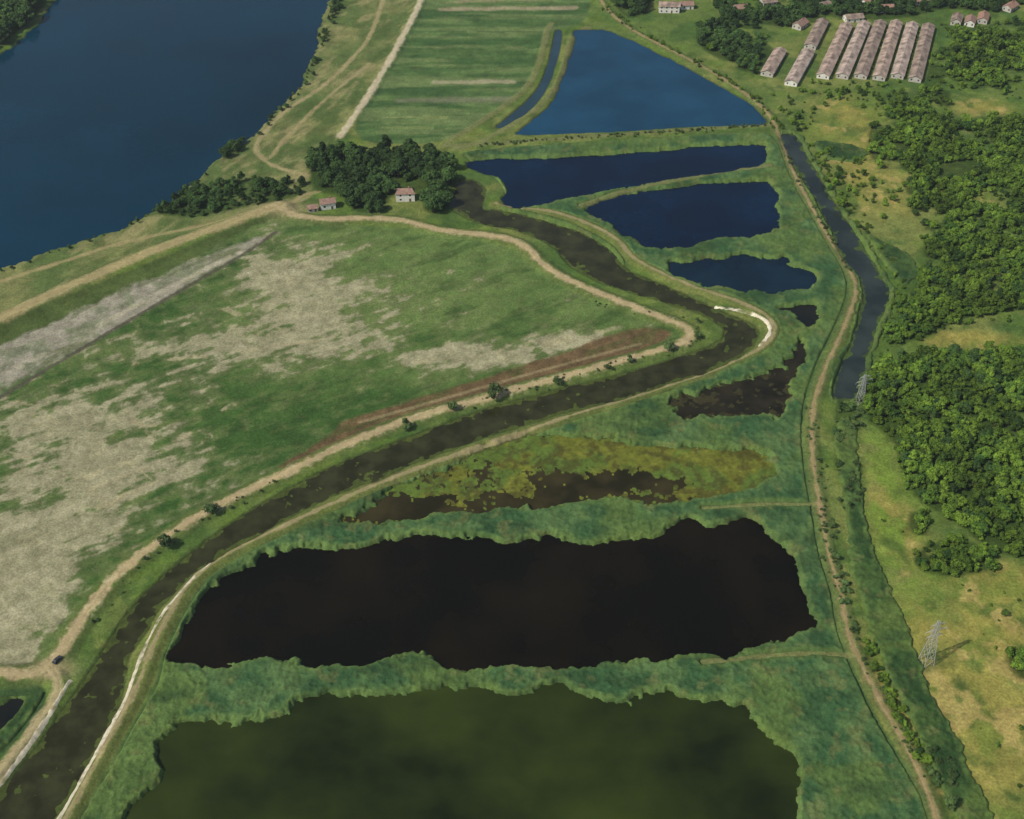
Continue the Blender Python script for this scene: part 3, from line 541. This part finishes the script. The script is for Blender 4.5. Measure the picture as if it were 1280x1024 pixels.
# ------------------------------------------------------------ pylons
msteel=simple_mat('galvanised_steel',(.40,.41,.39),.6,.1,1,.1)
def pylon(loc,H,rot):
    V=[];Fc=[];MI=[]
    def wd(z): return 2.3*(1-z/H)**1.1*(H/30)+.35
    def leg(s,z): return (s[0]*wd(z),s[1]*wd(z),z)
    cs=[(-1,-1),(1,-1),(1,1),(-1,1)]; lv=[0,.16,.3,.42,.53,.62,.7,.78,.86,.93,1]; lv=[l*H for l in lv]
    for z0,z1 in zip(lv[:-1],lv[1:]):
        for i in range(4):
            a=cs[i];b=cs[(i+1)%4]
            tube(V,Fc,MI,leg(a,z0-(.5 if z0==0 else 0)),leg(a,z1),.13,.11,4); tube(V,Fc,MI,leg(a,z0),leg(b,z1),.055,.055,4); tube(V,Fc,MI,leg(b,z0),leg(a,z1),.055,.055,4)
    for z,l in ((.66*H,3.6),(.79*H,4.6),(.92*H,3.0)):
        for s in (-1,1):
            for yy in (-.35,.35): tube(V,Fc,MI,(0,yy,z),(s*l,0,z),.09,.07,4); tube(V,Fc,MI,(0,yy,z+1.2),(s*l,0,z),.07,.05,4)
            tube(V,Fc,MI,(s*l,0,z),(s*l,0,z-1.2),.09,.08,5)
    me=bpy.data.meshes.new('electricity_pylon'); me.from_pydata(V,[],Fc); me.materials.append(msteel); o=bpy.data.objects.new('electricity_pylon',me); S.collection.objects.link(o); o.location=loc; o.rotation_euler=(0,0,rot)
pylon(site(1157,829),25.5,.3); pylon(site(1074,504),18,.35)
# ------------------------------------------------------------ car
def car(loc,rot,col):
    e=bpy.data.objects.new('parked_car',None); S.collection.objects.link(e); e.location=loc; e.rotation_euler=(0,0,rot)
    def ext(prof,w0):
        V=[];n=len(prof)
        for s in (-1,1):
            for x,z,k in prof: V.append((x,s*w0*k,z))
        Fc=[tuple(range(n))[::-1],tuple(range(n,2*n))]+[(i,(i+1)%n,n+(i+1)%n,n+i) for i in range(n)]; return V,Fc
    part('body',*ext([(-2.1,.35,1),(2.1,.35,.96),(2.15,.7,.94),(1.1,.92,.97),(-1.95,.98,1),(-2.15,.7,.98)],.88),simple_mat('car_paint',col,.3,.02),e)
    part('cabin',*ext([(-1.7,.97,.95),(.95,.93,.95),(.35,1.42,.78),(-1.3,1.45,.78)],.86),mwin,e)
    part('roof_panel',*ext([(-1.3,1.452,1),(.35,1.422,1),(.3,1.49,.95),(-1.2,1.51,.95)],.68),simple_mat('car_roof',col,.3,.02),e)
    V=[];Fc=[];MI=[]
    for x in (-1.3,1.3):
        for s in (-1,1):
            tube(V,Fc,MI,(x,s*.66,.33),(x,s*.9,.33),.33,.33,14); k=len(V)-14; Fc.append(tuple(range(k,k+14)))
    part('wheels',V,Fc,simple_mat('tyre_rubber',(.02,.02,.02)),e)
x,y,z=site(73,829); car((x,y,z+.12),1.1,(.03,.035,.04))
# ------------------------------------------------------------ thin summer haze lying over the valley
hm=bpy.data.materials.new('haze'); hm.use_nodes=True; N=hm.node_tree.nodes; N.clear(); mo=N.new('ShaderNodeOutputMaterial'); vs=N.new('ShaderNodeVolumeScatter')
vs.inputs['Color'].default_value=(.84,.93,1,1); vs.inputs['Density'].default_value=.00006; vs.inputs['Anisotropy'].default_value=.2
hm.node_tree.links.new(vs.outputs[0],mo.inputs['Volume'])
Vh,Fh=boxes([(-4000,4000,-1500,7000,-30,360)]); hme=bpy.data.meshes.new('haze'); hme.from_pydata(Vh,[],Fh); hme.materials.append(hm)
ho=bpy.data.objects.new('haze',hme); S.collection.objects.link(ho)
